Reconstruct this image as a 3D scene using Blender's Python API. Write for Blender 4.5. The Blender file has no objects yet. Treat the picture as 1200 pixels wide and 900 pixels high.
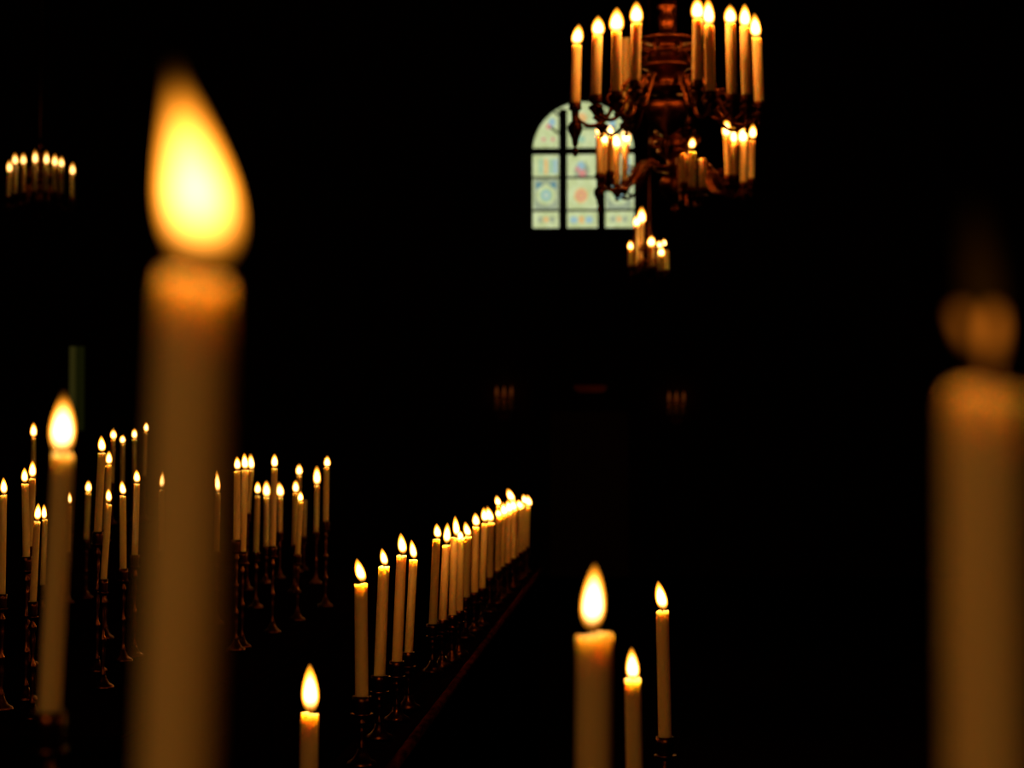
import bpy, bmesh, math, random
from mathutils import Vector, Matrix
from mathutils.geometry import tessellate_polygon
rnd = random.Random(7)
PI = math.pi
scn = bpy.context.scene
COL = scn.collection

# ------------------------------------------------------------------ camera
FP = 2400.0                                   # focal length in pixels of the 1200 px frame
YAW, PITCH = math.atan(131 / FP), math.atan(87 / FP)
CAM = Vector((0, 0, 1.5))
fw = Vector((-math.sin(YAW) * math.cos(PITCH), math.cos(YAW) * math.cos(PITCH), math.sin(PITCH)))
rt = Vector((math.cos(YAW), math.sin(YAW), 0))
up = rt.cross(fw)
cd = bpy.data.cameras.new('camera')
cd.sensor_width = 36.0
cd.lens = FP / 1200 * 36
cd.clip_start, cd.clip_end = 0.02, 200
cd.dof.use_dof = True
cd.dof.focus_distance = 4.0
cd.dof.aperture_fstop = 5.7
cam = bpy.data.objects.new('camera', cd)
COL.objects.link(cam)
cam.location = CAM
cam.rotation_euler = (PI / 2 + PITCH, 0, YAW)
scn.camera = cam


def P(px, py, y):
    """World point seen at a photograph pixel, at distance y down the hall."""
    d = fw * FP + rt * (px - 600) - up * (py - 450)
    return CAM + d * (y / d.y)


# ------------------------------------------------------------------ materials
def nodes_of(m):
    m.use_nodes = True
    nt = m.node_tree
    nt.nodes.clear()
    return nt, nt.nodes.new('ShaderNodeOutputMaterial')


def mottled(name, c1, c2, rough, scale, metal=0.0, bump=0.0, spec=0.5, wave=None):
    m = bpy.data.materials.new(name)
    nt, out = nodes_of(m)
    b = nt.nodes.new('ShaderNodeBsdfPrincipled')
    tc = nt.nodes.new('ShaderNodeTexCoord')
    if wave:
        mp = nt.nodes.new('ShaderNodeMapping')
        mp.inputs['Scale'].default_value = wave
        nt.links.new(tc.outputs['Object'], mp.inputs[0])
        src = mp.outputs[0]
    else:
        src = tc.outputs['Object']
    n = nt.nodes.new('ShaderNodeTexNoise')
    n.inputs['Scale'].default_value = scale
    n.inputs['Detail'].default_value = 6
    nt.links.new(src, n.inputs['Vector'])
    r = nt.nodes.new('ShaderNodeValToRGB')
    r.color_ramp.elements[0].position = .35
    r.color_ramp.elements[1].position = .65
    r.color_ramp.elements[0].color = (*c1, 1)
    r.color_ramp.elements[1].color = (*c2, 1)
    nt.links.new(n.outputs['Fac'], r.inputs[0])
    nt.links.new(r.outputs[0], b.inputs['Base Color'])
    b.inputs['Roughness'].default_value = rough
    b.inputs['Metallic'].default_value = metal
    b.inputs['Specular IOR Level'].default_value = spec
    if bump:
        bp = nt.nodes.new('ShaderNodeBump')
        bp.inputs['Strength'].default_value = bump
        bp.inputs['Distance'].default_value = .01
        nt.links.new(n.outputs['Fac'], bp.inputs['Height'])
        nt.links.new(bp.outputs[0], b.inputs['Normal'])
    nt.links.new(b.outputs[0], out.inputs['Surface'])
    return m


M_BRASS = mottled('aged brass', (.085, .025, .008), (.14, .042, .014), .36, 30, metal=1.0)
M_DARKBRASS = mottled('dull dark brass', (.035, .011, .004), (.065, .020, .008), .40, 40, metal=1.0)
M_WOOD = mottled('black stained oak', (.0022, .0009, .0005), (.0045, .0017, .0009), .6, 7, bump=.15, spec=0, wave=(8, .6, 8))
M_LIT_EDGE = mottled('lit red brown rail edge', (.012, .0022, .0016), (.085, .016, .011), .6, 7, bump=.15, spec=0, wave=(8, 2, 8))  # lighter than the oak: the edge's patchy highlights are painted into the colour
M_STICK = mottled('blackened bronze', (.09, .034, .014), (.16, .060, .024), .30, 40, metal=1.0)
M_PLASTER = mottled('dim plaster', (.030, .016, .010), (.042, .022, .014), .95, 3, bump=.1, spec=.0)
M_FLOOR = mottled('worn floor boards', (.008, .004, .003), (.016, .008, .005), .8, 4, bump=.1, spec=0, wave=(6, .5, 1))
M_CEIL = mottled('dark timber ceiling', (.025, .015, .010), (.040, .024, .016), .8, 5, spec=.1, wave=(6, .5, 1))
M_LEAD = mottled('dark window bars', (.012, .012, .010), (.02, .02, .016), .7, 20)
M_WICK = mottled('burnt wick', (.008, .005, .004), (.03, .014, .006), .9, 200)


def wax_material():
    m = bpy.data.materials.new('ivory wax')
    nt, out = nodes_of(m)
    b = nt.nodes.new('ShaderNodeBsdfPrincipled')
    tc = nt.nodes.new('ShaderNodeTexCoord')
    n = nt.nodes.new('ShaderNodeTexNoise')
    n.inputs['Scale'].default_value = 45
    n.inputs['Detail'].default_value = 3
    nt.links.new(tc.outputs['Object'], n.inputs['Vector'])
    r = nt.nodes.new('ShaderNodeValToRGB')
    r.color_ramp.elements[0].color = (.86, .70, .42, 1)
    r.color_ramp.elements[1].color = (.92, .79, .52, 1)
    nt.links.new(n.outputs['Fac'], r.inputs[0])
    nt.links.new(r.outputs[0], b.inputs['Base Color'])
    b.inputs['Roughness'].default_value = .5
    b.inputs['Specular IOR Level'].default_value = .3
    b.inputs['Subsurface Weight'].default_value = 1.0
    b.inputs['Subsurface Radius'].default_value = (1.0, .70, .42)
    b.inputs['Subsurface Scale'].default_value = .022
    nt.links.new(b.outputs[0], out.inputs['Surface'])
    return m


M_WAX = wax_material()
FLAME_RAMPS = {
    'taper': ((0, .05), (.12, .22), (.30, 1.0), (.72, .9), (1, .35)),
    'broad': ((0, .03), (.10, .12), (.22, .55), (.36, 1.0), (.60, .80), (.78, .40), (.88, .10), (1, .01)),
    'dying': ((0, .05), (.35, .35), (.7, 1.0), (1, .8)),
    'side': ((0, .01), (.5, .02), (.64, 1.0), (.9, 1.0), (1, .7)),
    'flicker_trail': ((0, .9), (.3, .8), (.6, .5), (1, .1)),
}
_flame_cache = {}


def flame_material(k_over_w, ramp='taper', tint=(1.0, .30, .014)):
    """Glowing gas: light given off per metre of depth, dimmer at the wick and the tip."""
    key = (round(math.log(k_over_w) * 6), ramp, tint)
    if key in _flame_cache:
        return _flame_cache[key]
    m = bpy.data.materials.new('flame gas')
    nt, out = nodes_of(m)
    em = nt.nodes.new('ShaderNodeEmission')
    em.inputs['Color'].default_value = (*tint, 1)
    tc = nt.nodes.new('ShaderNodeTexCoord')
    sp = nt.nodes.new('ShaderNodeSeparateXYZ')
    r = nt.nodes.new('ShaderNodeValToRGB')
    el = r.color_ramp.elements
    pts = FLAME_RAMPS[ramp]
    while len(el) < len(pts):
        el.new(.5)
    for e, (p, v) in zip(el, pts):
        e.position = p
        e.color = (v, v, v, 1)
    ml = nt.nodes.new('ShaderNodeMath')
    ml.operation = 'MULTIPLY'
    ml.inputs[1].default_value = math.exp(round(math.log(k_over_w) * 6) / 6)
    nt.links.new(tc.outputs['Object'], sp.inputs[0])
    nt.links.new(sp.outputs['Z'], r.inputs[0])
    nt.links.new(r.outputs[0], ml.inputs[0])
    nt.links.new(ml.outputs[0], em.inputs['Strength'])
    nt.links.new(em.outputs[0], out.inputs['Volume'])
    _flame_cache[key] = m
    return m


def glass_material(name, c, strength, c2=None):
    m = bpy.data.materials.new(name)
    nt, out = nodes_of(m)
    em = nt.nodes.new('ShaderNodeEmission')
    tc = nt.nodes.new('ShaderNodeTexCoord')
    n = nt.nodes.new('ShaderNodeTexNoise')
    n.inputs['Scale'].default_value = 9
    n.inputs['Detail'].default_value = 4
    nt.links.new(tc.outputs['Object'], n.inputs['Vector'])
    r = nt.nodes.new('ShaderNodeValToRGB')
    r.color_ramp.elements[0].position = .38
    r.color_ramp.elements[1].position = .62
    r.color_ramp.elements[0].color = (*c, 1)
    r.color_ramp.elements[1].color = (*(c2 or c), 1)
    nt.links.new(n.outputs['Fac'], r.inputs[0])
    nt.links.new(r.outputs[0], em.inputs['Color'])
    em.inputs['Strength'].default_value = strength
    gl = nt.nodes.new('ShaderNodeBsdfGlossy')
    gl.inputs['Roughness'].default_value = .15
    gl.inputs['Color'].default_value = (.04, .04, .04, 1)
    ad = nt.nodes.new('ShaderNodeAddShader')
    nt.links.new(em.outputs[0], ad.inputs[0])
    nt.links.new(gl.outputs[0], ad.inputs[1])
    nt.links.new(ad.outputs[0], out.inputs['Surface'])
    return m


# ------------------------------------------------------------------ object helpers
def link(name, bm, mats, parent=None, loc=None, smooth=True):
    me = bpy.data.meshes.new(name)
    bmesh.ops.recalc_face_normals(bm, faces=bm.faces)
    bm.to_mesh(me)
    bm.free()
    for m in (mats if isinstance(mats, (list, tuple)) else [mats]):
        me.materials.append(m)
    if smooth:
        for p in me.polygons:
            p.use_smooth = True
    o = bpy.data.objects.new(name, me)
    COL.objects.link(o)
    if parent is not None:
        o.parent = parent
    if loc is not None:
        o.location = loc
    return o


def thing(name, label, cat, loc, group=None):
    o = bpy.data.objects.new(name, None)
    o.empty_display_size = .02
    COL.objects.link(o)
    o.location = loc
    o['label'] = label
    o['category'] = cat
    if group:
        o['group'] = group
    return o


def struct(o):
    o['kind'] = 'structure'
    return o


def lathe(bm, prof, seg=20, org=(0, 0, 0), axis=None, wob=None):
    """Turn (radius, height) pairs about an axis (a leaning Vector, or straight up)."""
    org = Vector(org)
    q = Vector((0, 0, 1)).rotation_difference(axis.normalized()) if axis is not None else None
    rings = []
    for i, (r, z) in enumerate(prof):
        ring = []
        if r < 1e-6:
            v = Vector((0, 0, z))
            if q:
                v = q @ v
            ring = [bm.verts.new(org + v)]
        else:
            for k in range(seg):
                a = 2 * PI * k / seg
                dr, dz = wob(i, a) if wob else (1, 0)
                v = Vector((r * dr * math.cos(a), r * dr * math.sin(a), z + dz))
                if q:
                    v = q @ v
                ring.append(bm.verts.new(org + v))
        rings.append(ring)
    for a, b in zip(rings, rings[1:]):
        for k in range(seg):
            k2 = (k + 1) % seg
            if len(a) == 1 and len(b) == 1:
                continue
            if len(a) == 1:
                bm.faces.new((a[0], b[k], b[k2]))
            elif len(b) == 1:
                bm.faces.new((a[k], a[k2], b[0]))
            else:
                bm.faces.new((a[k], a[k2], b[k2], b[k]))


def tube(bm, pts, rads, seg=10):
    pts = [Vector(p) for p in pts]
    rings = []
    t0 = (pts[1] - pts[0]).normalized()
    n = t0.orthogonal().normalized()
    for i, p in enumerate(pts):
        t = (pts[min(i + 1, len(pts) - 1)] - pts[max(i - 1, 0)]).normalized()
        n = (n - t * n.dot(t)).normalized()
        b = t.cross(n)
        r = rads[i] if isinstance(rads, (list, tuple)) else rads
        rings.append([bm.verts.new(p + (n * math.cos(2 * PI * k / seg) + b * math.sin(2 * PI * k / seg)) * r) for k in range(seg)])
    for a, b in zip(rings, rings[1:]):
        for k in range(seg):
            bm.faces.new((a[k], a[(k + 1) % seg], b[(k + 1) % seg], b[k]))
    bm.faces.new(rings[0][::-1])
    bm.faces.new(rings[-1])


def spline(ctrl, n=8):
    ctrl = [Vector(c) for c in ctrl]
    c = [ctrl[0] * 2 - ctrl[1]] + ctrl + [ctrl[-1] * 2 - ctrl[-2]]
    out = []
    for i in range(1, len(c) - 2):
        for k in range(n):
            t = k / n
            a, b, d, e = c[i - 1], c[i], c[i + 1], c[i + 2]
            out.append(.5 * (2 * b + (d - a) * t + (2 * a - 5 * b + 4 * d - e) * t * t + (3 * b - a - 3 * d + e) * t ** 3))
    out.append(ctrl[-1])
    return out


def box(bm, x0, x1, y0, y1, z0, z1, bev=0.0):
    vs = [bm.verts.new((x, y, z)) for x in (x0, x1) for y in (y0, y1) for z in (z0, z1)]
    fs = [(0, 1, 3, 2), (4, 6, 7, 5), (0, 4, 5, 1), (2, 3, 7, 6), (0, 2, 6, 4), (1, 5, 7, 3)]
    nf = [bm.faces.new([vs[i] for i in f]) for f in fs]
    if bev:
        es = list({e for f in nf for e in f.edges})
        bmesh.ops.bevel(bm, geom=es, offset=bev, segments=2, affect='EDGES', clamp_overlap=True)


def prism(bm, poly, holes, y0, y1, mat=0):
    """Polygon in X-Z (with holes), given depth from y0 to y1."""
    loops = [poly] + list(holes)
    flat = [p for l in loops for p in l]
    tris = tessellate_polygon([[Vector((p[0], p[1], 0)) for p in l] for l in loops])
    f = [bm.verts.new((x, y0, z)) for x, z in flat]
    b = [bm.verts.new((x, y1, z)) for x, z in flat]
    for t in tris:
        for fc in ([f[i] for i in t], [b[i] for i in reversed(t)]):
            try:
                bm.faces.new(fc).material_index = mat
            except ValueError:
                pass
    k = 0
    for l in loops:
        n = len(l)
        for i in range(n):
            i2 = (i + 1) % n
            bm.faces.new((f[k + i], f[k + i2], b[k + i2], b[k + i])).material_index = mat
        k += n


# ------------------------------------------------------------------ candles
FLAME_COLOR = (1.0, .27, .032)
WATT = .34
KFLAME = 9.0
TINT = (1.0, .30, .014)
CORE = (1.0, .78, .30)


def flame_mesh(bend, a=.5, b=.9, bulge=0.0):
    """Teardrop 1 high and 1 wide; bend = sideways run of the tip in widths."""
    bm = bmesh.new()
    n, seg = 18, 16
    pk = a / (a + b)
    mx = pk ** a * (1 - pk) ** b
    rings = []
    for i in range(n + 1):
        t = i / n
        r = .5 * (t ** a * (1 - t) ** b) / mx
        cx = bend * t + bulge * math.sin(PI * min(1, t * 1.15))
        if i in (0, n):
            rings.append([bm.verts.new((cx, 0, t))])
        else:
            rings.append([bm.verts.new((cx + r * math.cos(2 * PI * k / seg), r * math.sin(2 * PI * k / seg), t)) for k in range(seg)])
    for u, v in zip(rings, rings[1:]):
        for k in range(seg):
            k2 = (k + 1) % seg
            if len(u) == 1:
                bm.faces.new((u[0], v[k], v[k2]))
            elif len(v) == 1:
                bm.faces.new((u[k], u[k2], v[0]))
            else:
                bm.faces.new((u[k], u[k2], v[k2], v[k]))
    return bm


def add_flame(root, fb, ft, y, w_px, k=KFLAME, ramp='taper', name='flame', a=.5, b=.9, bulge=0.0, tint=TINT, core=1.0):
    """Outer orange mantle and, inside it, the bright yellow-white core."""
    pb, pt = P(*fb, y), P(*ft, y)
    w = w_px * y / FP
    h = pt.z - pb.z
    bend = (pt.x - pb.x) / w
    o = link(name, flame_mesh(bend, a, b, bulge), flame_material(k / w, ramp, tint), root)
    o.location = pb - root.location
    o.scale = (w, w, h)
    if core:
        c0, ch, cw = .075, .76, .78
        bm = flame_mesh(bend * ch / cw, a, b, bulge * .9)
        c = link(name + '_core', bm, flame_material(k * core / (w * cw), ramp, CORE), o)
        c.location = (bend * c0, 0, c0)
        c.scale = (cw, cw, ch)
    return pb, pt


def candle(label, top, bot, y, w_px=None, flame=None, fk=KFLAME, ramp='taper', group=None, r=None, watt=1.0, rim=.0,
           seg=20, extra=None, fa=.5, fb_=.9, fbulge=0.0, fscale=.90, core=1.0, tint=TINT, name='taper_candle'):
    """flame = (base px, tip px, width px)."""
    T, B = P(*top, y), P(*bot, y)
    if r is None:
        r = (w_px / 2) * y / FP
    root = thing(name, label, 'candle', B, group)
    ax = T - B
    L = ax.length
    ph = rnd.random() * 6.28
    well = .35 * r if flame else .15 * r

    def wob(i, a):
        k = len(prof) - i
        if k <= 6:
            return 1 + .035 * math.sin(2 * a + ph) + rim * (.5 if k == 6 else 1), (.10 * math.sin(a + ph) + .07 * math.sin(3 * a + 2 * ph)) * r
        return 1 + .012 * math.sin(2 * a + ph + i * .7), 0
    Lb = L - 2.2 * r
    prof = [(0, 0), (r * .97, 0), (r * 1.0, .05 * Lb), (r * 1.01, .30 * Lb), (r * 1.005, .55 * Lb), (r * 1.0, .80 * Lb), (r * .985, Lb),
            (r * .985, L - .7 * r), (r * .99, L - .22 * r), (r * .95, L), (r * .82, L), (r * .68, L - well * .7), (r * .35, L - well), (0, L - well)]
    bm = bmesh.new()
    lathe(bm, prof, seg, axis=ax, wob=wob)
    link('wax_body', bm, M_WAX, root)
    # wick
    bm = bmesh.new()
    wl = (.9 if flame else .7) * max(r, .009)
    u = ax.normalized()
    s = Vector((rnd.uniform(-.25, .25), rnd.uniform(-.25, .25), 0)) * wl
    p0 = u * (L - well - .002)
    tube(bm, [p0, p0 + u * (well + wl * .4) + s * .1, p0 + u * (well + wl * .75) + s * .5, p0 + u * (well + wl) + s], [.0011, .0011, .001, .0007], 6)
    link('wick', bm, M_WICK, root)
    if flame:
        fb, ft, fwid = flame
        pb, pt = add_flame(root, fb, ft, y, fwid * fscale, fk, ramp, a=fa, b=fb_, bulge=fbulge, core=core, tint=tint)
        ld = bpy.data.lights.new('flame_light', 'POINT')
        ld.energy = WATT * watt
        ld.color = FLAME_COLOR
        ld.shadow_soft_size = min(.006, fwid * y / FP * .25)
        lo = bpy.data.objects.new('flame_light', ld)
        COL.objects.link(lo)
        lo.parent = root
        q = pb.lerp(pt, .42)
        lo.location = q - B
    if extra:
        extra(root)
    return root, B, r


def candlestick(label, B, r, surf_z, group=None, foot=None, mat=None):
    """Turned brass stick standing at surf_z whose socket takes a candle of radius r based at B."""
    mat = mat or M_STICK
    surf_z += .0006
    h = B.z - surf_z
    root = thing('candlestick', label, 'candlestick', (B.x, B.y, surf_z), group)
    f = foot or max(.024, r * 2.1)
    f = min(f, .05)
    bm = bmesh.new()
    lathe(bm, [(0, 0), (f, 0), (f, .004), (f * .92, .008), (f * .62, .012), (f * .40, .020), (f * .26, .030), (0, .030)], 24)
    link('base', bm, mat, root)
    s = max(.0045, r * .42)
    top = h - .022
    span = top - .028
    prof = [(0, .028), (s * 1.5, .028), (s * 1.7, .032), (s * .8, .040)]
    nk = max(1, int(span / .07))
    for i in range(nk):
        a, b = .040 + (span - .016) * i / nk, .040 + (span - .016) * (i + 1) / nk
        d = b - a
        prof += [(s * .75, a + d * .12), (s * 1.25, a + d * .42), (s * 1.35, a + d * .52), (s * .8, a + d * .70), (s * 1.7, a + d * .80), (s * 1.7, a + d * .85), (s * .8, a + d * .95)]
    prof += [(s * 1.1, top - .003), (0, top - .003)]
    bm = bmesh.new()
    lathe(bm, prof, 16)
    link('stem', bm, mat, root)
    pr = r * 1.75
    bm = bmesh.new()
    lathe(bm, [(0, top - .004), (pr * .5, top - .004), (pr * .95, top + .001), (pr, top + .004), (pr * .93, top + .004), (pr * .5, top + .001), (0, top + .001)], 24)
    link('drip_pan', bm, mat, root)
    ro, ri = r * 1.34, r * 1.16
    bm = bmesh.new()
    lathe(bm, [(0, top), (ro * .75, top), (ro, top + .006), (ro, top + .018), (ro * 1.1, top + .022), (ro * 1.1, h + .010), (ri, h + .010), (ri, h - .0016), (0, h - .0016)], 24)
    link('socket', bm, mat, root)
    return root


ORD = ['', 'first', 'second', 'third', 'fourth', 'fifth', 'sixth', 'seventh', 'eighth', 'ninth', 'tenth', 'eleventh', 'twelfth', 'thirteenth',
       'fourteenth', 'fifteenth', 'sixteenth', 'seventeenth', 'eighteenth', 'nineteenth', 'twentieth', 'twenty-first', 'twenty-second']
DESK_Z = 1.0          # ledges and desk tops on the left
NEAR_Z = 0.9          # the near desk under the frame

# ---- the row on the long diagonal rail: (top, bottom, candle width px at its own distance or None, flame base, flame tip, flame width)
ROW = [
    ((423, 684), (424, 823), 15.5, (425, 682), (418, 654), 13.5),
    ((450, 664), (444.5, 798), 13.4, (451.5, 663), (447.5, 642), 10),
    ((470.5, 651), (465, 781), 12, (472.5, 649.5), (469.5, 624), 12),
    ((484.5, 656), (478.6, 770), 10, (485.5, 655), (482, 632), 9.5),
    ((511.5, 632), (507, 736), 9.5, (513.4, 631), (511.6, 613), 10),
    ((523, 639), (518.5, 731), 9.5, (523.6, 637), (524.4, 612), 10),
    ((532.5, 630), (530, 725.5), 9, (535.6, 629), (533.2, 604), 9),
    ((540, 631), (538, 720), 9, (539.8, 632), (539, 621), 8),
    ((548.5, 629), (546, 704), 8.5, (549.2, 629), (545, 611), 9),
    ((557.7, 618), (556, 698), 8.5, (558.5, 617), (556.8, 600.5), 9.5),
    ((568, 614), (565, 693), 8, (568.4, 612), (566.8, 594), 8.5),
    ((575.5, 613), (574, 680), 7.5, (575.5, 612), (571, 593), 10),
    ((585, 606), (583, 672), 7, (585, 606), (583.2, 596), 8),
    ((591, 604), (588, 667), 7, (591.4, 605), (589.5, 588), 9),
    ((597, 601), (595, 663), 7, (597.5, 602), (595, 585), 9),
    ((584.6, 593), (585, 660), 6.8, (584.6, 593), (581.8, 580.5), 7),
    ((602.5, 598), (601.5, 657), 6.6, (602.6, 599), (600.5, 584), 9),
    ((600.5, 586), (604, 655), 6.5, (600.6, 587.5), (595, 572), 9.5),
    ((610, 595), (609, 650), 6.3, (610.6, 596), (607.3, 585.5), 8.5),
    ((614.5, 592), (613, 647.5), 6.2, (615.6, 590.5), (613.4, 579), 6.5),
    ((618.5, 594), (617.3, 643.5), 6, (620.6, 593.5), (617.8, 579.5), 8),
]
for i, (t, b, w, fb, ft, fwid) in enumerate(ROW):
    y = .396 * FP / (b[1] - 537)
    n = i + 1
    where = 'nearest of the row' if n == 1 else ('farthest of the row' if n == len(ROW) else ORD[n] + ' from the near end')
    _, B, r = candle('lit candle on the long slanting bench rail, ' + where, t, b, y, w, (fb, ft, fwid),
                     group='candles on the long bench rail', watt=1.35)
    sw = {1: 'nearest candle of the row', len(ROW): 'farthest candle of the row'}.get(n, ORD[n] + ' candle from the near end')
    candlestick('brass candlestick under the ' + sw + ' on the bench rail', B, r, DESK_Z, 'candlesticks on the long bench rail', foot=.025)
# two more candles stand on the same rail, nearer the camera
_, B, r = candle('lit candle low at the bottom edge, short of the row on the bench rail', (363, 836), (361.5, 922), 2.6, 21.5, ((364, 835), (363, 777), 23), rim=.04, watt=1.6)
candlestick('brass candlestick below the lone candle at the bottom edge', B, r, DESK_Z)
_, B, r = candle('tall leaning candle at far left with a blurred rounded flame', (74, 532), (57, 849), 1.53, 26, ((72, 534), (75, 456), 32), ramp='broad', fk=9, watt=.12, fa=.55, fb_=1.0)
candlestick('tall dark brass candlestick under the leaning candle at far left', B, r, DESK_Z, foot=.032)

# ---- the near desk
_, B, r = candle('very thick out-of-focus foreground candle with a large bright flame', (228, 329), (187, 1500), .55, 88, ((241, 311), (202, 66), 96),
                 ramp='broad', fk=11.0, core=.26, watt=.22, fa=.46, fb_=1.35, fbulge=.05, seg=40, name='pillar_candle')
candlestick('brass candlestick below the frame under the very thick left candle', B, r, NEAR_Z)


def dying(root):
    add_flame(root, (1154, 446), (1125, 360), .5, 19, .42, 'side', a=1.2, b=.35, core=0, tint=(1.0, .25, .015))
    add_flame(root, (1158, 400), (1138, 212), .5, 44, .020, 'flicker_trail', name='flame_flicker_trail', core=0)  # added dim glow volume imitating the flame's flicker trail


_, B, r = candle('thick blurred candle at the right edge with a dim orange dying flame', (1153, 460), (1160, 1500), .5, 88, ((1158, 446), (1164, 360), 23),
                 ramp='dying', fk=.72, core=0, tint=(1.0, .25, .015), fa=1.0, fb_=.5, seg=40, watt=.03, extra=dying, name='pillar_candle')
candlestick('brass candlestick below the frame under the candle at the right edge', B, r, NEAR_Z)
_, B, r = candle('thick candle with uneven rim, largest of the trio at lower centre', (696.5, 744), (694.5, 1010), 1.6, 42, ((693.5, 738), (697, 660), 30),
                 rim=.03, seg=32, watt=.35, name='pillar_candle')
candlestick('brass candlestick below the frame under the thickest candle of the trio', B, r, NEAR_Z)
_, B, r = candle('short middle candle of the trio at lower centre with flared rim', (741.5, 796), (744.5, 960), 2.4, 18.5, ((742, 799), (740, 758), 17), rim=.10, watt=.6)
candlestick('brass candlestick below the frame under the short middle candle of the trio', B, r, NEAR_Z)
_, B, r = candle('slim tall candle, rightmost of the trio at lower centre', (776.3, 716), (779.5, 871), 3.2, 15, ((777.5, 715), (771, 680), 15.5), watt=.5)
candlestick('dark brass candlestick under the slim rightmost candle of the trio', B, r, NEAR_Z)

# ---- the crowded desks on the left: X line, top, bottom, width, flame
LEFT = [
    (-1.22, (4, 580), (2, 702), 8.5, ((4.8, 579.5), (4, 559), 9)),
    (-1.22, (29.5, 567), (31, 658), 8.5, ((29, 566), (28.7, 547.5), 9)),
    (-1.42, (38, 561), (34, 645), 8.5, ((38, 560), (38.2, 539), 9.5)),
    (-1.12, (43.5, 611), (38.4, 711), 8, ((43.8, 610), (45, 589), 9)),
    (-1.42, (53, 609), (50, 690), 7, ((52, 609), (51.6, 590.5), 7)),
    (-1.90, (80.4, 593), (79, 650), 6, ((80.5, 591), (80, 575), 7)),
    (-1.90, (103.6, 577), (101, 635), 6.3, ((103.7, 577), (103.6, 563), 7.5)),
    (-1.22, (119.3, 531), (114.4, 628), 9, ((119.8, 530), (118.6, 510), 10)),
    (-1.12, (127.5, 591), (121, 684), 7.5, ((127.7, 588.5), (127, 572), 8)),
    (-1.42, (127.3, 545), (124, 625), 7.5, ((127.7, 544.5), (127.7, 528), 8)),
    (-1.22, (144, 581), (144.4, 671), 7.5, ((144.7, 580), (142.5, 563), 8)),
    (-1.22, (160.6, 567), (158, 655), 7.3, ((160.9, 566), (160, 550), 8.5)),
    (-1.22, (190, 574), (190, 650), 7, ((190.5, 573), (191.5, 551), 8)),
]
HIGH = [
    (-2.15, (39.3, 513), (39, 574), 5, ((39.3, 512.5), (39.3, 495), 8)),
    (-2.15, (132.8, 515), (131, 568), 4.5, ((133, 514.5), (132.7, 503), 7)),
    (-2.15, (143.8, 520), (143.5, 570), 4.5, ((143.8, 519), (143.6, 510), 6)),
    (-2.15, (158, 514), (157.5, 567), 4.5, ((157.8, 513.5), (157.6, 502.5), 6)),
    (-2.15, (171.5, 506), (170, 560), 4.5, ((172.3, 505.5), (171.8, 495), 6)),
]
RIGHT = [
    (-1.22, (254.5, 578), (253, 650), 7, ((254.6, 578), (253, 550), 8)),
    (-1.00, (278, 552), (277, 637), 8, ((278.2, 551), (277.7, 534.5), 9)),
    (-1.00, (287.3, 551), (284, 651), 8, ((287.5, 550.5), (286.2, 530.5), 9)),
    (-1.42, (294, 551), (290, 604), 6, ((295, 550.5), (293.5, 531.5), 7)),
    (-1.22, (301.8, 581), (300, 650), 6.3, ((302, 579), (302, 564), 7.5)),
    (-1.42, (312.5, 583), (312, 643), 6.5, ((312.6, 583), (312, 563), 9)),
    (-1.00, (321.7, 549), (319.5, 644), 7.2, ((321.8, 548), (321.8, 531.5), 8.5)),
    (-1.42, (328.6, 583), (328, 626), 5.6, ((329, 582.5), (327, 565), 9)),
    (-1.22, (346.3, 578), (345, 641), 6, ((346.7, 577.5), (346.4, 562.5), 7.5)),
    (-1.42, (351, 557), (348.5, 620), 5.4, ((350.6, 557), (350.6, 543.5), 7.5)),
    (-1.00, (352.2, 588), (348.6, 653), 6.3, ((352, 588), (352, 575.5), 7)),
    (-1.42, (357.5, 586), (356, 631), 5, None),
    (-1.22, (371.6, 569), (370.5, 626), 5.5, ((371.6, 569), (371.3, 545.5), 8.5)),
    (-1.00, (382.8, 548), (381.7, 614), 6.4, ((383.5, 547.5), (383.4, 534), 8)),
]
for lst, phrase, grp in ((LEFT, 'in the cluster left of the big candle', 'candles on the left desks, left of the foreground candle'),
                         (HIGH, 'in the small distant upper line at left', 'small candles on the raised shelf'),
                         (RIGHT, 'in the cluster right of the big candle', 'candles on the left desk, right of the foreground candle')):
    order = sorted(range(len(lst)), key=lambda k: lst[k][1][0])
    for pos, k in enumerate(order):
        X, t, b, w, fl = lst[k]
        y = X * FP / (b[0] - 731)
        n = ORD[pos + 1]
        if fl is None:
            lab = 'short unlit candle among the cluster right of the big foreground candle'
        else:
            lab = 'lit candle, ' + n + ' from the left ' + phrase
        _, B, r = candle(lab, t, b, y, w, fl, group=grp, watt=.085)
        surf = DESK_Z if X > -2 else DESK_Z + .22
        if fl is None:
            sl = 'brass candlestick under the unlit candle of the cluster'
        else:
            sl = 'candlestick under the ' + n + ' candle from the left ' + phrase
        candlestick(sl, B, r, surf, grp.replace('candles', 'candlesticks'), foot=.025)


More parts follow.
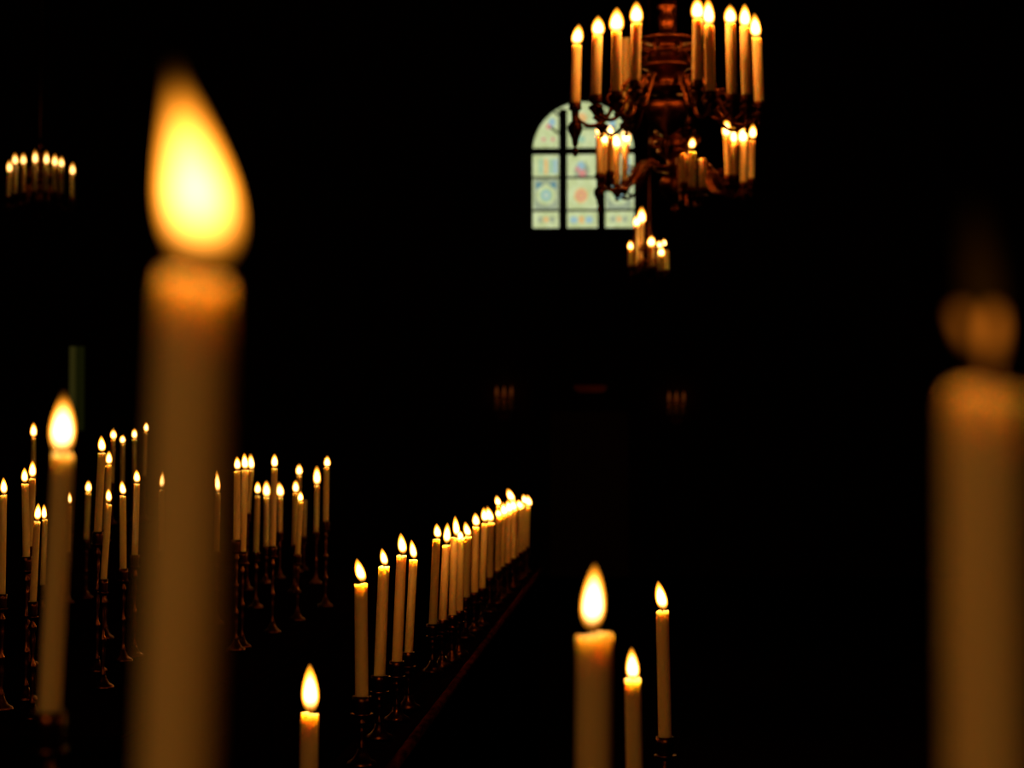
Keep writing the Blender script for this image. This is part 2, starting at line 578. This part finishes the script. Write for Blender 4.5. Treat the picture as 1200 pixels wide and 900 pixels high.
# ------------------------------------------------------------------ pews, rails and desks
def desk(label, x0, x1, y0, y1, z, cat='bench desk', name='bench_desk', shelf=None, nosing=False):
    """Long wooden desk running down the hall: ledge top, moulded nosing, panelled sides, end posts, plinth."""
    cx, cy = (x0 + x1) / 2, (y0 + y1) / 2
    root = thing(name, label, cat, (cx, cy, 0))
    hx, hy = (x1 - x0) / 2, (y1 - y0) / 2
    bm = bmesh.new()
    box(bm, -hx, hx, -hy, hy, z - .032, z, .006)
    link('top_ledge', bm, M_WOOD, root, smooth=False)
    bm = bmesh.new()
    for s in (-1, 1):
        xx = s * (hx - .012)
        box(bm, xx - .008, xx + .008, -hy + .01, hy - .01, z - .055, z - .0325, .004)
    link('moulding', bm, M_WOOD, root, smooth=False)
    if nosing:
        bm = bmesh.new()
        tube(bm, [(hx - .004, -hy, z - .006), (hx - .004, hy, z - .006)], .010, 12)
        link('nosing', bm, M_LIT_EDGE, root)  # bead added to carry the rail's lit edge in its colour
    bm = bmesh.new()
    t = max(.012, hx - .028)
    box(bm, -t, t, -hy + .03, hy - .03, .12, z - .034)
    n = max(2, int((y1 - y0) / .75))
    for i in range(n):
        a = -hy + .06 + (2 * hy - .12) * i / n
        b = -hy + .06 + (2 * hy - .12) * (i + 1) / n
        for s in (-1, 1):
            xx = s * (t + .004)
            box(bm, xx - .0035, xx + .0035, a + .05, b - .05, .22, z - .14, .003)
    link('side_panel', bm, M_WOOD, root, smooth=False)
    for s in (-1, 1):
        bm = bmesh.new()
        yy = s * (hy - .028)
        box(bm, -hx + .008, hx - .008, yy - .022, yy + .022, 0, z - .033, .004)
        link('end_post', bm, M_WOOD, root, smooth=False)
    bm = bmesh.new()
    box(bm, -t - .01, t + .01, -hy + .055, hy - .055, 0, .12, .004)
    link('plinth', bm, M_WOOD, root, smooth=False)
    if shelf:
        sx0, sx1, sz = shelf
        bm = bmesh.new()
        box(bm, sx0 - cx, sx1 - cx, -hy + .02, hy - .02, sz - .025, sz, .005)
        box(bm, sx0 - cx + .01, sx1 - cx - .01, -hy + .04, hy - .04, z, sz - .025)
        link('raised_shelf', bm, M_WOOD, root, smooth=False)
    return root


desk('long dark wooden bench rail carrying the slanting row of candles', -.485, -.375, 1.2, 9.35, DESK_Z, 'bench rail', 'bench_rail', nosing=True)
desk('dark wooden desk under the crowded candles at left', -1.55, -.90, 3.65, 9.4, DESK_Z)
desk('dark wooden desk with raised shelf under the small distant candles at left', -2.32, -1.76, 6.5, 9.7, DESK_Z, shelf=(-2.30, -2.02, DESK_Z + .22))
desk('dark wooden desk below the frame carrying the foreground candles', -.2, .17, .2, 3.5, NEAR_Z)

CEIL = 8.5


# ------------------------------------------------------------------ chandeliers
def chandelier(label, cx, y0, z0, R, cands, dead_angles=(), scale=1.0, cup_r=.0215, name='chandelier'):
    """cands: list of (x, y, z) candle seats.  z0: height of the arm ring (world)."""
    ctr = P(cx, 200, y0)
    X0 = ctr.x
    root = thing(name, label, 'chandelier', (X0, y0, z0))
    u = .00375 * scale
    prof = [(0, -62), (2.5, -60), (4, -56), (7, -51), (8, -47), (5, -42), (3, -38), (6, -34),
            (13, -28), (21, -20), (25, -10), (25, -2), (20, 6), (11, 11), (9, 14), (30, 16), (34, 18), (34, 22), (14, 25), (11, 30), (18, 38), (24, 43), (29, 45), (29, 48), (18, 50)]
    bm = bmesh.new()
    lathe(bm, [(r * u, z * u) for r, z in prof] + [(0, 50 * u)], 32)
    link('globe_body', bm, M_BRASS, root)
    prof = [(0, 50), (20, 50), (24, 56), (25, 61), (21, 65), (12, 69), (10, 73), (28, 75), (32, 77), (32, 80), (12, 83), (8, 88), (10, 96), (11, 104), (7, 112), (12, 116), (12, 119),
            (6, 124), (8, 134), (10, 144), (6, 152), (3, 158), (0, 158)]
    bm = bmesh.new()
    lathe(bm, [(r * u, z * u) for r, z in prof], 32)
    link('column', bm, M_BRASS, root)
    # openwork collar of scrolls round the column
    bm = bmesh.new()
    for k in range(8):
        a = 2 * PI * (k + .5) / 8
        d = Vector((math.cos(a), math.sin(a), 0))
        pts = []
        for j in range(22):
            th = j / 21 * 2.6 * PI
            rr = (10.5 - 6 * j / 21) * u
            pts.append(d * ((32 * u) + rr * math.cos(th)) + Vector((0, 0, 62 * u + rr * math.sin(th))))
        tube(bm, pts, 1.5 * u, 6)
    tube(bm, [(32 * u * math.cos(2 * PI * k / 32), 32 * u * math.sin(2 * PI * k / 32), 62 * u) for k in range(33)], 1.6 * u, 6)
    link('scroll_collar', bm, M_BRASS, root)
    bm = bmesh.new()
    tube(bm, [(0, 0, 157 * u), (0, 0, CEIL - z0 - .05)], .012, 10)
    link('hanging_rod', bm, M_DARKBRASS, root)
    bm = bmesh.new()
    lathe(bm, [(0, CEIL - z0 - .07), (.03, CEIL - z0 - .07), (.09, CEIL - z0 - .02), (.1, CEIL - z0 - .001), (0, CEIL - z0 - .001)], 24)
    link('ceiling_rose', bm, M_DARKBRASS, root)
    seats = [Vector(c) - root.location for c in cands]
    lefty = min(seats, key=lambda v: v.x)
    nlit = len(seats)
    for a in dead_angles:
        seats.append(Vector((R * math.cos(a), R * math.sin(a), 0)))
    for si, s in enumerate(seats):
        d = Vector((s.x, s.y, 0))
        cr_ = cup_r * 1.12
        L = d.length
        d.normalize()

        def at(f, z):
            return d * (f * L) + Vector((0, 0, z))
        zz = s.z
        bm = bmesh.new()
        hub = 26 * u / L
        pts = spline([at(hub, 20 * u), at(.40, 30 * u), at(.56, 6 * u + zz * .5), at(.68, -16 * u + zz), at(.82, -23 * u + zz), at(.93, -19 * u + zz), at(1.0, -10 * u + zz)], 7)
        tube(bm, pts, [2.9 * u - 1.0 * u * i / len(pts) for i in range(len(pts))], 8)
        pts = []
        for j in range(24):
            th = PI * .4 + j / 23 * 2.7 * PI
            rr = (10 - 6.5 * j / 23) * u
            pts.append(at(.60, 9 * u + zz * .6) + d * (rr * math.cos(th)) + Vector((0, 0, rr * math.sin(th))))
        tube(bm, pts, 1.5 * u, 6)
        arm = link('arm', bm, M_BRASS, root)
        bm = bmesh.new()
        lathe(bm, [(0, -7 * u), (3.5 * u, -7 * u), (cr_ * 1.15, -4.5 * u), (cr_ * 1.22, -2.2 * u), (cr_ * 1.12, -2.2 * u), (5 * u, -4.5 * u), (0, -4.5 * u)], 20, org=s)
        link('drip_pan', bm, M_DARKBRASS, arm)
        bm = bmesh.new()
        lathe(bm, [(0, -5 * u), (4.5 * u, -5 * u), (cr_ * 1.12, -.005), (cr_ * 1.1, 3.5 * u), (cr_ * 1.02, 3.5 * u), (cr_, -.004), (0, -.004)], 20, org=s)
        link('candle_cup', bm, M_BRASS, arm)
        bm = bmesh.new()
        v = 1.0 if s is lefty else .42
        lathe(bm, [(0, -60 * u * v), (2 * u, -59 * u * v), (3.8 * u, -55 * u * v), (3.2 * u, -51 * u * v), (1.6 * u, -48 * u * v), (3.6 * u, -45 * u * v), (3.9 * u, -40 * u * v), (5.5 * u, -36 * u * v),
                   (8.2 * u, -30 * u * v), (8.6 * u, -24 * u * v), (6.5 * u, -20 * u * v), (4 * u, -17.5 * u * v), (4.5 * u, -6.9 * u), (0, -6.9 * u)], 18, org=s)
        link('pendant_drop', bm, M_DARKBRASS, arm)
    return root


def ring_y(px, cx, y0, R, front):
    d = (px - cx) * y0 / FP
    d = max(-R * .999, min(R * .999, d))
    return y0 + (-1 if front else 1) * math.sqrt(R * R - d * d)


def hang(clabel, cphrase, cx, y0, R, lst, base_edge, r, dead=(), scale=1.0, fk=KFLAME, watt=1.0, group=None, fscale=.92):
    z0 = P(cx, base_edge, y0).z
    seats = []
    order = sorted(range(len(lst)), key=lambda k: lst[k][0][0])
    for pos, k in enumerate(order):
        t, b, front, fl = lst[k][:4]
        wt = watt * (lst[k][4] if len(lst[k]) > 4 else 1)
        y = ring_y(b[0], cx, y0, R, front)
        n = ORD[pos + 1]
        lab = ('lit' if fl else 'unlit') + ' candle on the ' + cphrase + ', ' + n + ' from the left'
        _, B, _ = candle(lab, t, b, y, None, fl, r=r, group=group, fk=fk, watt=wt, fscale=fscale)
        seats.append(tuple(B))
    return chandelier(clabel, cx, y0, z0, R, seats, dead, scale, r)


CH1 = [
    ((676, 53), (674, 124), True, ((675.5, 53), (678.5, 28), 15)),
    ((700.3, 42), (698, 115), True, ((701, 43), (701, 18), 17)),
    ((722.6, 37), (722.6, 111), True, ((722.3, 39), (723, 8), 19)),
    ((745.8, 28), (744.5, 98), True, ((745.8, 29), (745.8, 1), 17)),
    ((817.6, 23), (817, 98), True, ((817.6, 24), (817, -4), 17)),
    ((831, 30), (832.5, 111), True, ((831, 31), (829.5, -3), 15)),
    ((856, 28), (858, 114), True, ((856, 29), (855.4, 5), 16)),
    ((873, 32), (875, 115), True, ((873.2, 33), (872.5, 4), 14)),
    ((887, 45), (890, 123), True, ((886, 45), (884, 15), 14)),
    ((733, 45), (734, 136), False, None),
]
hang('large brass chandelier nearest at top with nine tall burning candles', 'large nearest chandelier', 782, 9.0, .4125, CH1, 124, .0215,
     dead=(PI * .16, PI * .42, PI * .75), group='candles of the large nearest chandelier', watt=3.6)
CH2 = [
    ((702, 160), (702, 206), True, ((704, 160), (702.6, 140), 12)),
    ((709.3, 169), (709.5, 207), False, ((709, 169), (707.3, 155), 9)),
    ((715.5, 160), (715, 203), True, ((716, 160), (714.5, 146), 7.5)),
    ((722.7, 173), (723, 218), False, ((723, 174), (720.7, 154), 12)),
    ((733.3, 168), (731.7, 214), False, ((734, 169), (733, 148), 12)),
    ((801, 181), (800.5, 216), True, None),
    ((811.3, 178), (811, 222), True, ((810.6, 174), (812, 160.5), 8.5), 3.0),
    ((823.5, 186), (823.5, 222), True, None),
    ((852, 161), (854, 208), True, ((851.6, 162), (851.5, 138), 11.5)),
    ((860.7, 168), (861, 208), True, ((860.3, 169), (859.2, 148), 8)),
    ((871, 168), (870.7, 216), False, ((871, 169), (870, 146), 12)),
    ((881, 165), (880.4, 212), False, ((881.8, 163), (882.5, 145), 9)),
]
hang('second brass chandelier hanging behind and below the large nearest one', 'second chandelier behind the nearest', 791, 12.2, .472, CH2, 212, .0195,
     group='candles of the second chandelier', watt=2.4)
CH3 = [
    ((752, 262), (750.5, 308), False, ((752, 263), (752, 242), 10)),
    ((746, 265), (743.5, 312), True, ((746.3, 266), (746, 252), 8)),
    ((739, 292), (738.5, 313), False, ((739, 293), (738.6, 282), 6)),
    ((763.2, 288), (762, 314), True, ((763.3, 289), (763.3, 276), 9.5)),
    ((772.6, 290), (771.5, 313), False, ((772.7, 291), (772.6, 282), 7)),
    ((775, 299), (775, 318), True, ((775, 300), (775, 289.5), 8)),
    ((781, 294), (781.5, 317), False, ((779, 288), (777.8, 280), 4)),
]
hang('small third chandelier low behind the other two, below the arched window corner', 'small third chandelier', 761, 16.5, .17, CH3, 314, .021, scale=.62,
     group='candles of the small third chandelier', watt=.55)
CH4 = [
    ((11.3, 203), (9, 232), True, ((11.4, 203), (11, 187), 7.6)),
    ((18, 194), (17, 228), True, ((18, 194), (17.5, 179), 7.6)),
    ((27.5, 194), (27, 226), True, ((27.5, 194), (27.5, 179), 7.6)),
    ((41.3, 193), (40, 225), True, ((41.3, 193), (41.3, 175), 7.3)),
    ((54.5, 194), (53, 225), True, ((54.5, 194), (54.5, 176.5), 7.3)),
    ((64.4, 196), (64, 226), True, ((64.4, 196), (64.3, 180), 7.6)),
    ((72, 197), (72, 228), True, ((72, 197), (71.8, 183), 7.6)),
    ((85, 206), (85, 234), True, ((85, 206), (85, 190), 7.6)),
]
hang('distant brass chandelier with eight flames at the upper left edge', 'distant upper left chandelier', 47, 20.0, .345, CH4, 232, .021,
     dead=(PI * .25, PI * .5, PI * .75), group='candles of the distant left chandelier', watt=.025, fk=3.2, fscale=.82)

# ------------------------------------------------------------------ the hall
WY = 26.0        # face of the far wall
XL, XR, YN = -8.6, 6.6, -7.0


def wx(px, y=WY):
    return P(px, 300, y).x


def wz(py, y=WY):
    return P(683, py, y).z


def arch(x0, x1, zs, zspring, n=28):
    r = (x1 - x0) / 2
    c = (x0 + x1) / 2
    return [(x0, zs), (x1, zs)] + [(c + r * math.cos(PI * k / n), zspring + r * math.sin(PI * k / n)) for k in range(n + 1)]


x0, x1 = wx(620.5), wx(746.5)
zs, zsp = wz(269.5), wz(177)
hole = arch(x0, x1, zs, zsp)
sx0, sx1, sz0, sz1 = wx(78.5), wx(100), wz(505), wz(402.5)
slit = [(sx0, sz0), (sx1, sz0), (sx1, sz1), (sx0, sz1)]
bm = bmesh.new()
prism(bm, [(XL, 0), (XR, 0), (XR, CEIL), (XL, CEIL)], [hole, slit], WY, WY + .35)
struct(link('wall_far', bm, M_PLASTER, smooth=False))
for nm, b in (('wall_left', (XL - .3, XL, YN, WY + .35, 0, CEIL)), ('wall_right', (XR, XR + .3, YN, WY + .35, 0, CEIL)), ('wall_near', (XL, XR, YN - .3, YN, 0, CEIL))):
    bm = bmesh.new()
    box(bm, *b)
    struct(link(nm, bm, M_PLASTER, smooth=False))
bm = bmesh.new()
box(bm, XL, XR, YN, WY, -.2, 0)
struct(link('floor', bm, M_FLOOR, smooth=False))
bm = bmesh.new()
box(bm, XL, XR, YN, WY, CEIL, CEIL + .2)
struct(link('ceiling', bm, M_CEIL, smooth=False))

# arched stained-glass window -------------------------------------------------
G_PALE = glass_material('pale leaded glass', (.50, .575, .26), 1.0, (.61, .69, .37))
G_GREY = glass_material('grey green glass', (.28, .34, .21), 1.0, (.36, .42, .27))
G_BLUE = glass_material('blue glass', (.07, .20, .26), 1.0, (.12, .28, .32))
G_LBLUE = glass_material('light blue glass', (.30, .48, .52), 1.0)
G_ORNG = glass_material('amber glass', (.72, .42, .14), 1.0, (.78, .50, .20))
G_PINK = glass_material('rose glass', (.66, .26, .22), 1.0)
G_GREEN = glass_material('sea green glass', (.32, .52, .34), 1.0)
GLASS = [G_PALE, G_GREY, G_BLUE, G_LBLUE, G_ORNG, G_PINK, G_GREEN]
win = bpy.data.objects.new('window_1', None)
COL.objects.link(win)
win['kind'] = 'structure'
win['label'] = 'arched stained-glass window glowing pale green high on the far wall'
win.location = ((x0 + x1) / 2, WY + .1, zs)
ox, oz = win.location.x, win.location.z
px_m = WY / FP


def L2(px, py):
    return (wx(px, WY + .1) - ox, wz(py, WY + .1) - oz)


bm = bmesh.new()
iw = [(a - ox, b - oz) for a, b in hole]
inner = [(a - ox, b - oz) for a, b in arch(x0 + 3.5 * px_m, x1 - 3.5 * px_m, zs + 3 * px_m, zsp)]
prism(bm, iw, [inner], -.06, .06)
link('window_frame', bm, M_LEAD, win, smooth=False)
bm = bmesh.new()
for a, b in ((655, 664.8), (700.3, 709.6)):
    xa, xb = L2(a, 200)[0], L2(b, 200)[0]
    box(bm, xa, xb, -.05, .05, L2(0, 269)[1], L2(0, 128)[1], .01)
link('mullion', bm, M_LEAD, win, smooth=False)
bm = bmesh.new()
box(bm, L2(622, 0)[0], L2(745, 0)[0], -.045, .045, L2(0, 181)[1], L2(0, 173.5)[1], .01)
link('transom', bm, M_LEAD, win, smooth=False)
bm = bmesh.new()
for yy in (208, 246.5):
    box(bm, L2(622, 0)[0], L2(745, 0)[0], -.012, .03, L2(0, yy + 1.3)[1], L2(0, yy - 1.3)[1])


def bar(p, q, t=1.2):
    a, b = Vector((*L2(*p), 0)), Vector((*L2(*q), 0))
    d = (b - a).normalized()
    n = Vector((-d.y, d.x, 0)) * t * px_m
    pl = [(v.x, v.y) for v in (a - n, b - n, b + n, a + n)]
    prism(bm, pl, [], -.012, .03)


for p, q in (((650, 131), (658, 137)), ((645, 149), (658, 158)), ((672, 122), (672, 150)), ((664, 150), (701, 150)), ((716, 131), (709, 137)), ((721, 149), (709, 158))):
    bar(p, q)
link('lead_bars', bm, M_LEAD, win, smooth=False)
# one pane mesh: a ground of pale glass with coloured pieces let into it
bm = bmesh.new()
prism(bm, inner, [], .012, .018, 0)
lay = [0.0]


def piece(pts, m):
    lay[0] += .0004
    prism(bm, [L2(*p) for p in pts], [], .010 - lay[0] * .25, .0125, m)


def disc(cx, cy, rx, ry, m, n=16):
    piece([(cx + rx * math.cos(-2 * PI * k / n), cy + ry * math.sin(-2 * PI * k / n)) for k in range(n)], m)


def rect(a, b, c, d, m):
    piece([(a, d), (c, d), (c, b), (a, b)], m)


for (a, c, s) in ((625, 655, 1), (710, 741, -1)):        # outer lights
    mid = (a + c) / 2
    for q, m in ((-11, 0), (-6, 6), (0, 4), (6, 6), (11, 3)):
        rect(mid + q - 2, 186, mid + q + 2, 203, m)
    rect(a + 1, 210, c - 1, 245, 1)
    piece([(mid - 10, 212), (mid - 1, 218), (mid - 9, 224), (mid - 12, 218)][::-1], 2)
    piece([(mid + 10, 212), (mid + 1, 218), (mid + 9, 224), (mid + 12, 218)], 2)
    disc(mid, 228, 12, 12, 0)
    piece([(mid - 7, 220), (mid, 214), (mid + 7, 220)][::-1], 0)
    disc(mid, 228.5, 7, 7.5, 6)
    disc(mid, 228.5, 4.5, 4.8, 3)
    disc(mid, 228.5, 2.2, 2.4, 0)
    disc(mid - 7, 257, 3, 4, 1)
    disc(mid, 257, 3, 3.5, 4)
    disc(mid + 7, 257, 3, 4, 1)
disc(647, 143, 4, 5, 3)
disc(643, 148, 3, 3, 5)
disc(637, 163, 2.2, 2.4, 5)
disc(648, 163, 2.2, 2.4, 5)
disc(718, 145, 4, 5, 3)
disc(714, 163, 2.2, 2.4, 5)
disc(728, 163, 2.2, 2.4, 5)
disc(682, 138, 6, 6, 4)
disc(682, 163, 4, 4, 6)
disc(682, 200, 9, 10, 1)
disc(681, 194, 4.5, 5, 3)
disc(677, 198, 2.6, 3, 5)
disc(682.5, 203, 4.5, 4.5, 5)
disc(681, 229, 8, 9, 4)
disc(681, 229, 5, 5.5, 5)
disc(681, 229, 3, 3.4, 4)
for q in (-9, 9):
    disc(681.5 + q, 257.5, 4.5, 4, 3)
disc(681.5, 257.5, 3.2, 4.5, 4)
link('glass', bm, GLASS, win, smooth=False)
bm = bmesh.new()
box(bm, x0 - ox - .05, x1 - ox + .05, -.16, .06, -.07, -.002, .01)
link('sill', bm, M_PLASTER, win, smooth=False)

# narrow greenish window at left ----------------------------------------------
w2 = bpy.data.objects.new('window_2', None)
COL.objects.link(w2)
w2['kind'] = 'structure'
w2['label'] = 'narrow dim green slit window behind the left candles'
w2.location = ((sx0 + sx1) / 2, WY + .12, sz0)
hw, hh = (sx1 - sx0) / 2, sz1 - sz0
G_DIM1 = glass_material('dusky olive glass', (.020, .017, .003), 1.0)
G_DIM2 = glass_material('dusky green glass', (.0055, .0058, .0006), 1.0)
bm = bmesh.new()
xm = -hw + 2 * hw * .38
box(bm, -hw + .004, xm, -.004, .004, .004, hh - .004)
box(bm, xm, hw - .004, .004, .012, .004, hh - .004)
for f in bm.faces:
    f.material_index = 0 if f.calc_center_median().x < xm - 1e-5 else 1
link('glass', bm, [G_DIM1, G_DIM2], w2, smooth=False)
bm = bmesh.new()
prism(bm, [(-hw, 0), (hw, 0), (hw, hh), (-hw, hh)], [[(-hw + .012, .012), (hw - .012, .012), (hw - .012, hh - .012), (-hw + .012, hh - .012)]], -.02, .02)
link('window_frame', bm, M_LEAD, w2, smooth=False)

# panelled door with cornice on the far wall ----------------------------------
M_DOOR = mottled('brown panelled wood', (.05, .022, .012), (.075, .032, .018), .5, 6, spec=.3, wave=(8, 8, .7))
dr = bpy.data.objects.new('door_1', None)
COL.objects.link(dr)
dr['kind'] = 'structure'
dr['label'] = 'dark panelled doorway under a reddish cornice on the far wall'
dx0, dx1, dz1 = wx(668), wx(713), wz(487)
dr.location = ((dx0 + dx1) / 2, WY, 0)
dw = (dx1 - dx0) / 2 + .25
dh = dz1 + .05
bm = bmesh.new()
prism(bm, [(-dw, 0), (dw, 0), (dw, dh), (-dw, dh)], [[(-dw + .1, .001), (dw - .1, .001), (dw - .1, dh - .1), (-dw + .1, dh - .1)]], -.08, -.001)
link('door_frame', bm, M_DOOR, dr, smooth=False)
bm = bmesh.new()
box(bm, -dw + .1, dw - .1, -.045, -.001, .0, dh - .1)
for s in (-1, 1):
    for a, b in ((.2, dh * .42), (dh * .48, dh - .22)):
        xa, xb = sorted((s * .05, s * (dw - .16)))
        box(bm, xa, xb, -.06, -.044, a, b, .008)
link('door_leaf', bm, M_DOOR, dr, smooth=False)
bm = bmesh.new()
ca, cb = wz(460), wz(452)
cl, cr = wx(673) - dr.location.x, wx(711) - dr.location.x
box(bm, cl + .03, cr - .03, -.10, -.001, ca, ca + .03, .006)
box(bm, cl, cr, -.16, -.001, ca + .03, cb, .01)
M_CORN = mottled('reddish gilt cornice', (.50, .12, .04), (.60, .15, .05), .5, 6, metal=.8)
link('cornice', bm, M_CORN, dr, smooth=False)


# wall sconces with three low candles each -------------------------------------
def sconce(label, phrase, cx, ytop, ybase):
    y = WY - .14
    root = thing('wall_sconce', label, 'wall sconce', (P(cx, ybase, WY).x, WY, P(cx, ybase, y).z), 'wall sconces')
    bm = bmesh.new()
    n = 24
    prism(bm, [(.13 * math.cos(2 * PI * k / n), .17 * math.sin(2 * PI * k / n) + .02) for k in range(n)], [], -.015, -.001)
    link('back_plate', bm, M_DARKBRASS, root, smooth=False)
    for k, off in enumerate((-8.5, 0, 8.5)):
        t, b = (cx + off, ytop + 13), (cx + off, ybase + 3)
        pos = ('left', 'middle', 'right')[k]
        _, B, r = candle(pos + ' candle of the three dim ones on the ' + phrase, t, b, y, None, ((cx + off, ytop + 13), (cx + off + .3, ytop - 5), 5), r=.024,
                         group='dim candles on the wall sconces', fk=.12, core=0, watt=.05, ramp='dying', tint=(1.0, .22, .035))
        s = B - root.location
        bm = bmesh.new()
        tube(bm, spline([(s.x * .4, -.012, -.06), (s.x * .8, s.y * .6, -.10), (s.x, s.y, s.z - .05), (s.x, s.y, s.z - .016)], 6), .008, 8)
        arm = link('arm', bm, M_BRASS, root)
        bm = bmesh.new()
        lathe(bm, [(0, -.018), (.02, -.018), (.044, -.008), (.046, -.001), (0, -.001)], 18, org=s)
        link('drip_pan', bm, M_BRASS, arm)


sconce('wall sconce with three dim candles, left of the panelled doorway', 'left wall sconce', 590.5, 456, 478)
sconce('wall sconce with three dim candles, right of the panelled doorway', 'right wall sconce', 792.5, 462, 483)

# added lamp behind the camera where a chandelier would hang, brightens the candle bodies
ld = bpy.data.lights.new('added_fill_light', 'POINT')
ld.energy = 62
ld.color = (1.0, .37, .07)
ld.shadow_soft_size = .4
lo = bpy.data.objects.new('added_fill_light', ld)
COL.objects.link(lo)
lo.location = (-.6, -1.6, 3.4)

# ------------------------------------------------------------------ world and view
w = bpy.data.worlds.new('night')
scn.world = w
w.use_nodes = True
w.node_tree.nodes['Background'].inputs[0].default_value = (0, 0, 0, 1)
w.node_tree.nodes['Background'].inputs[1].default_value = 0
scn.cycles.transparent_max_bounces = 64
scn.cycles.use_denoising = True
scn.view_settings.view_transform = 'Standard'
scn.view_settings.look = 'None'
scn.view_settings.exposure = 0
scn.view_settings.gamma = 1
scn.view_settings.use_curve_mapping = False
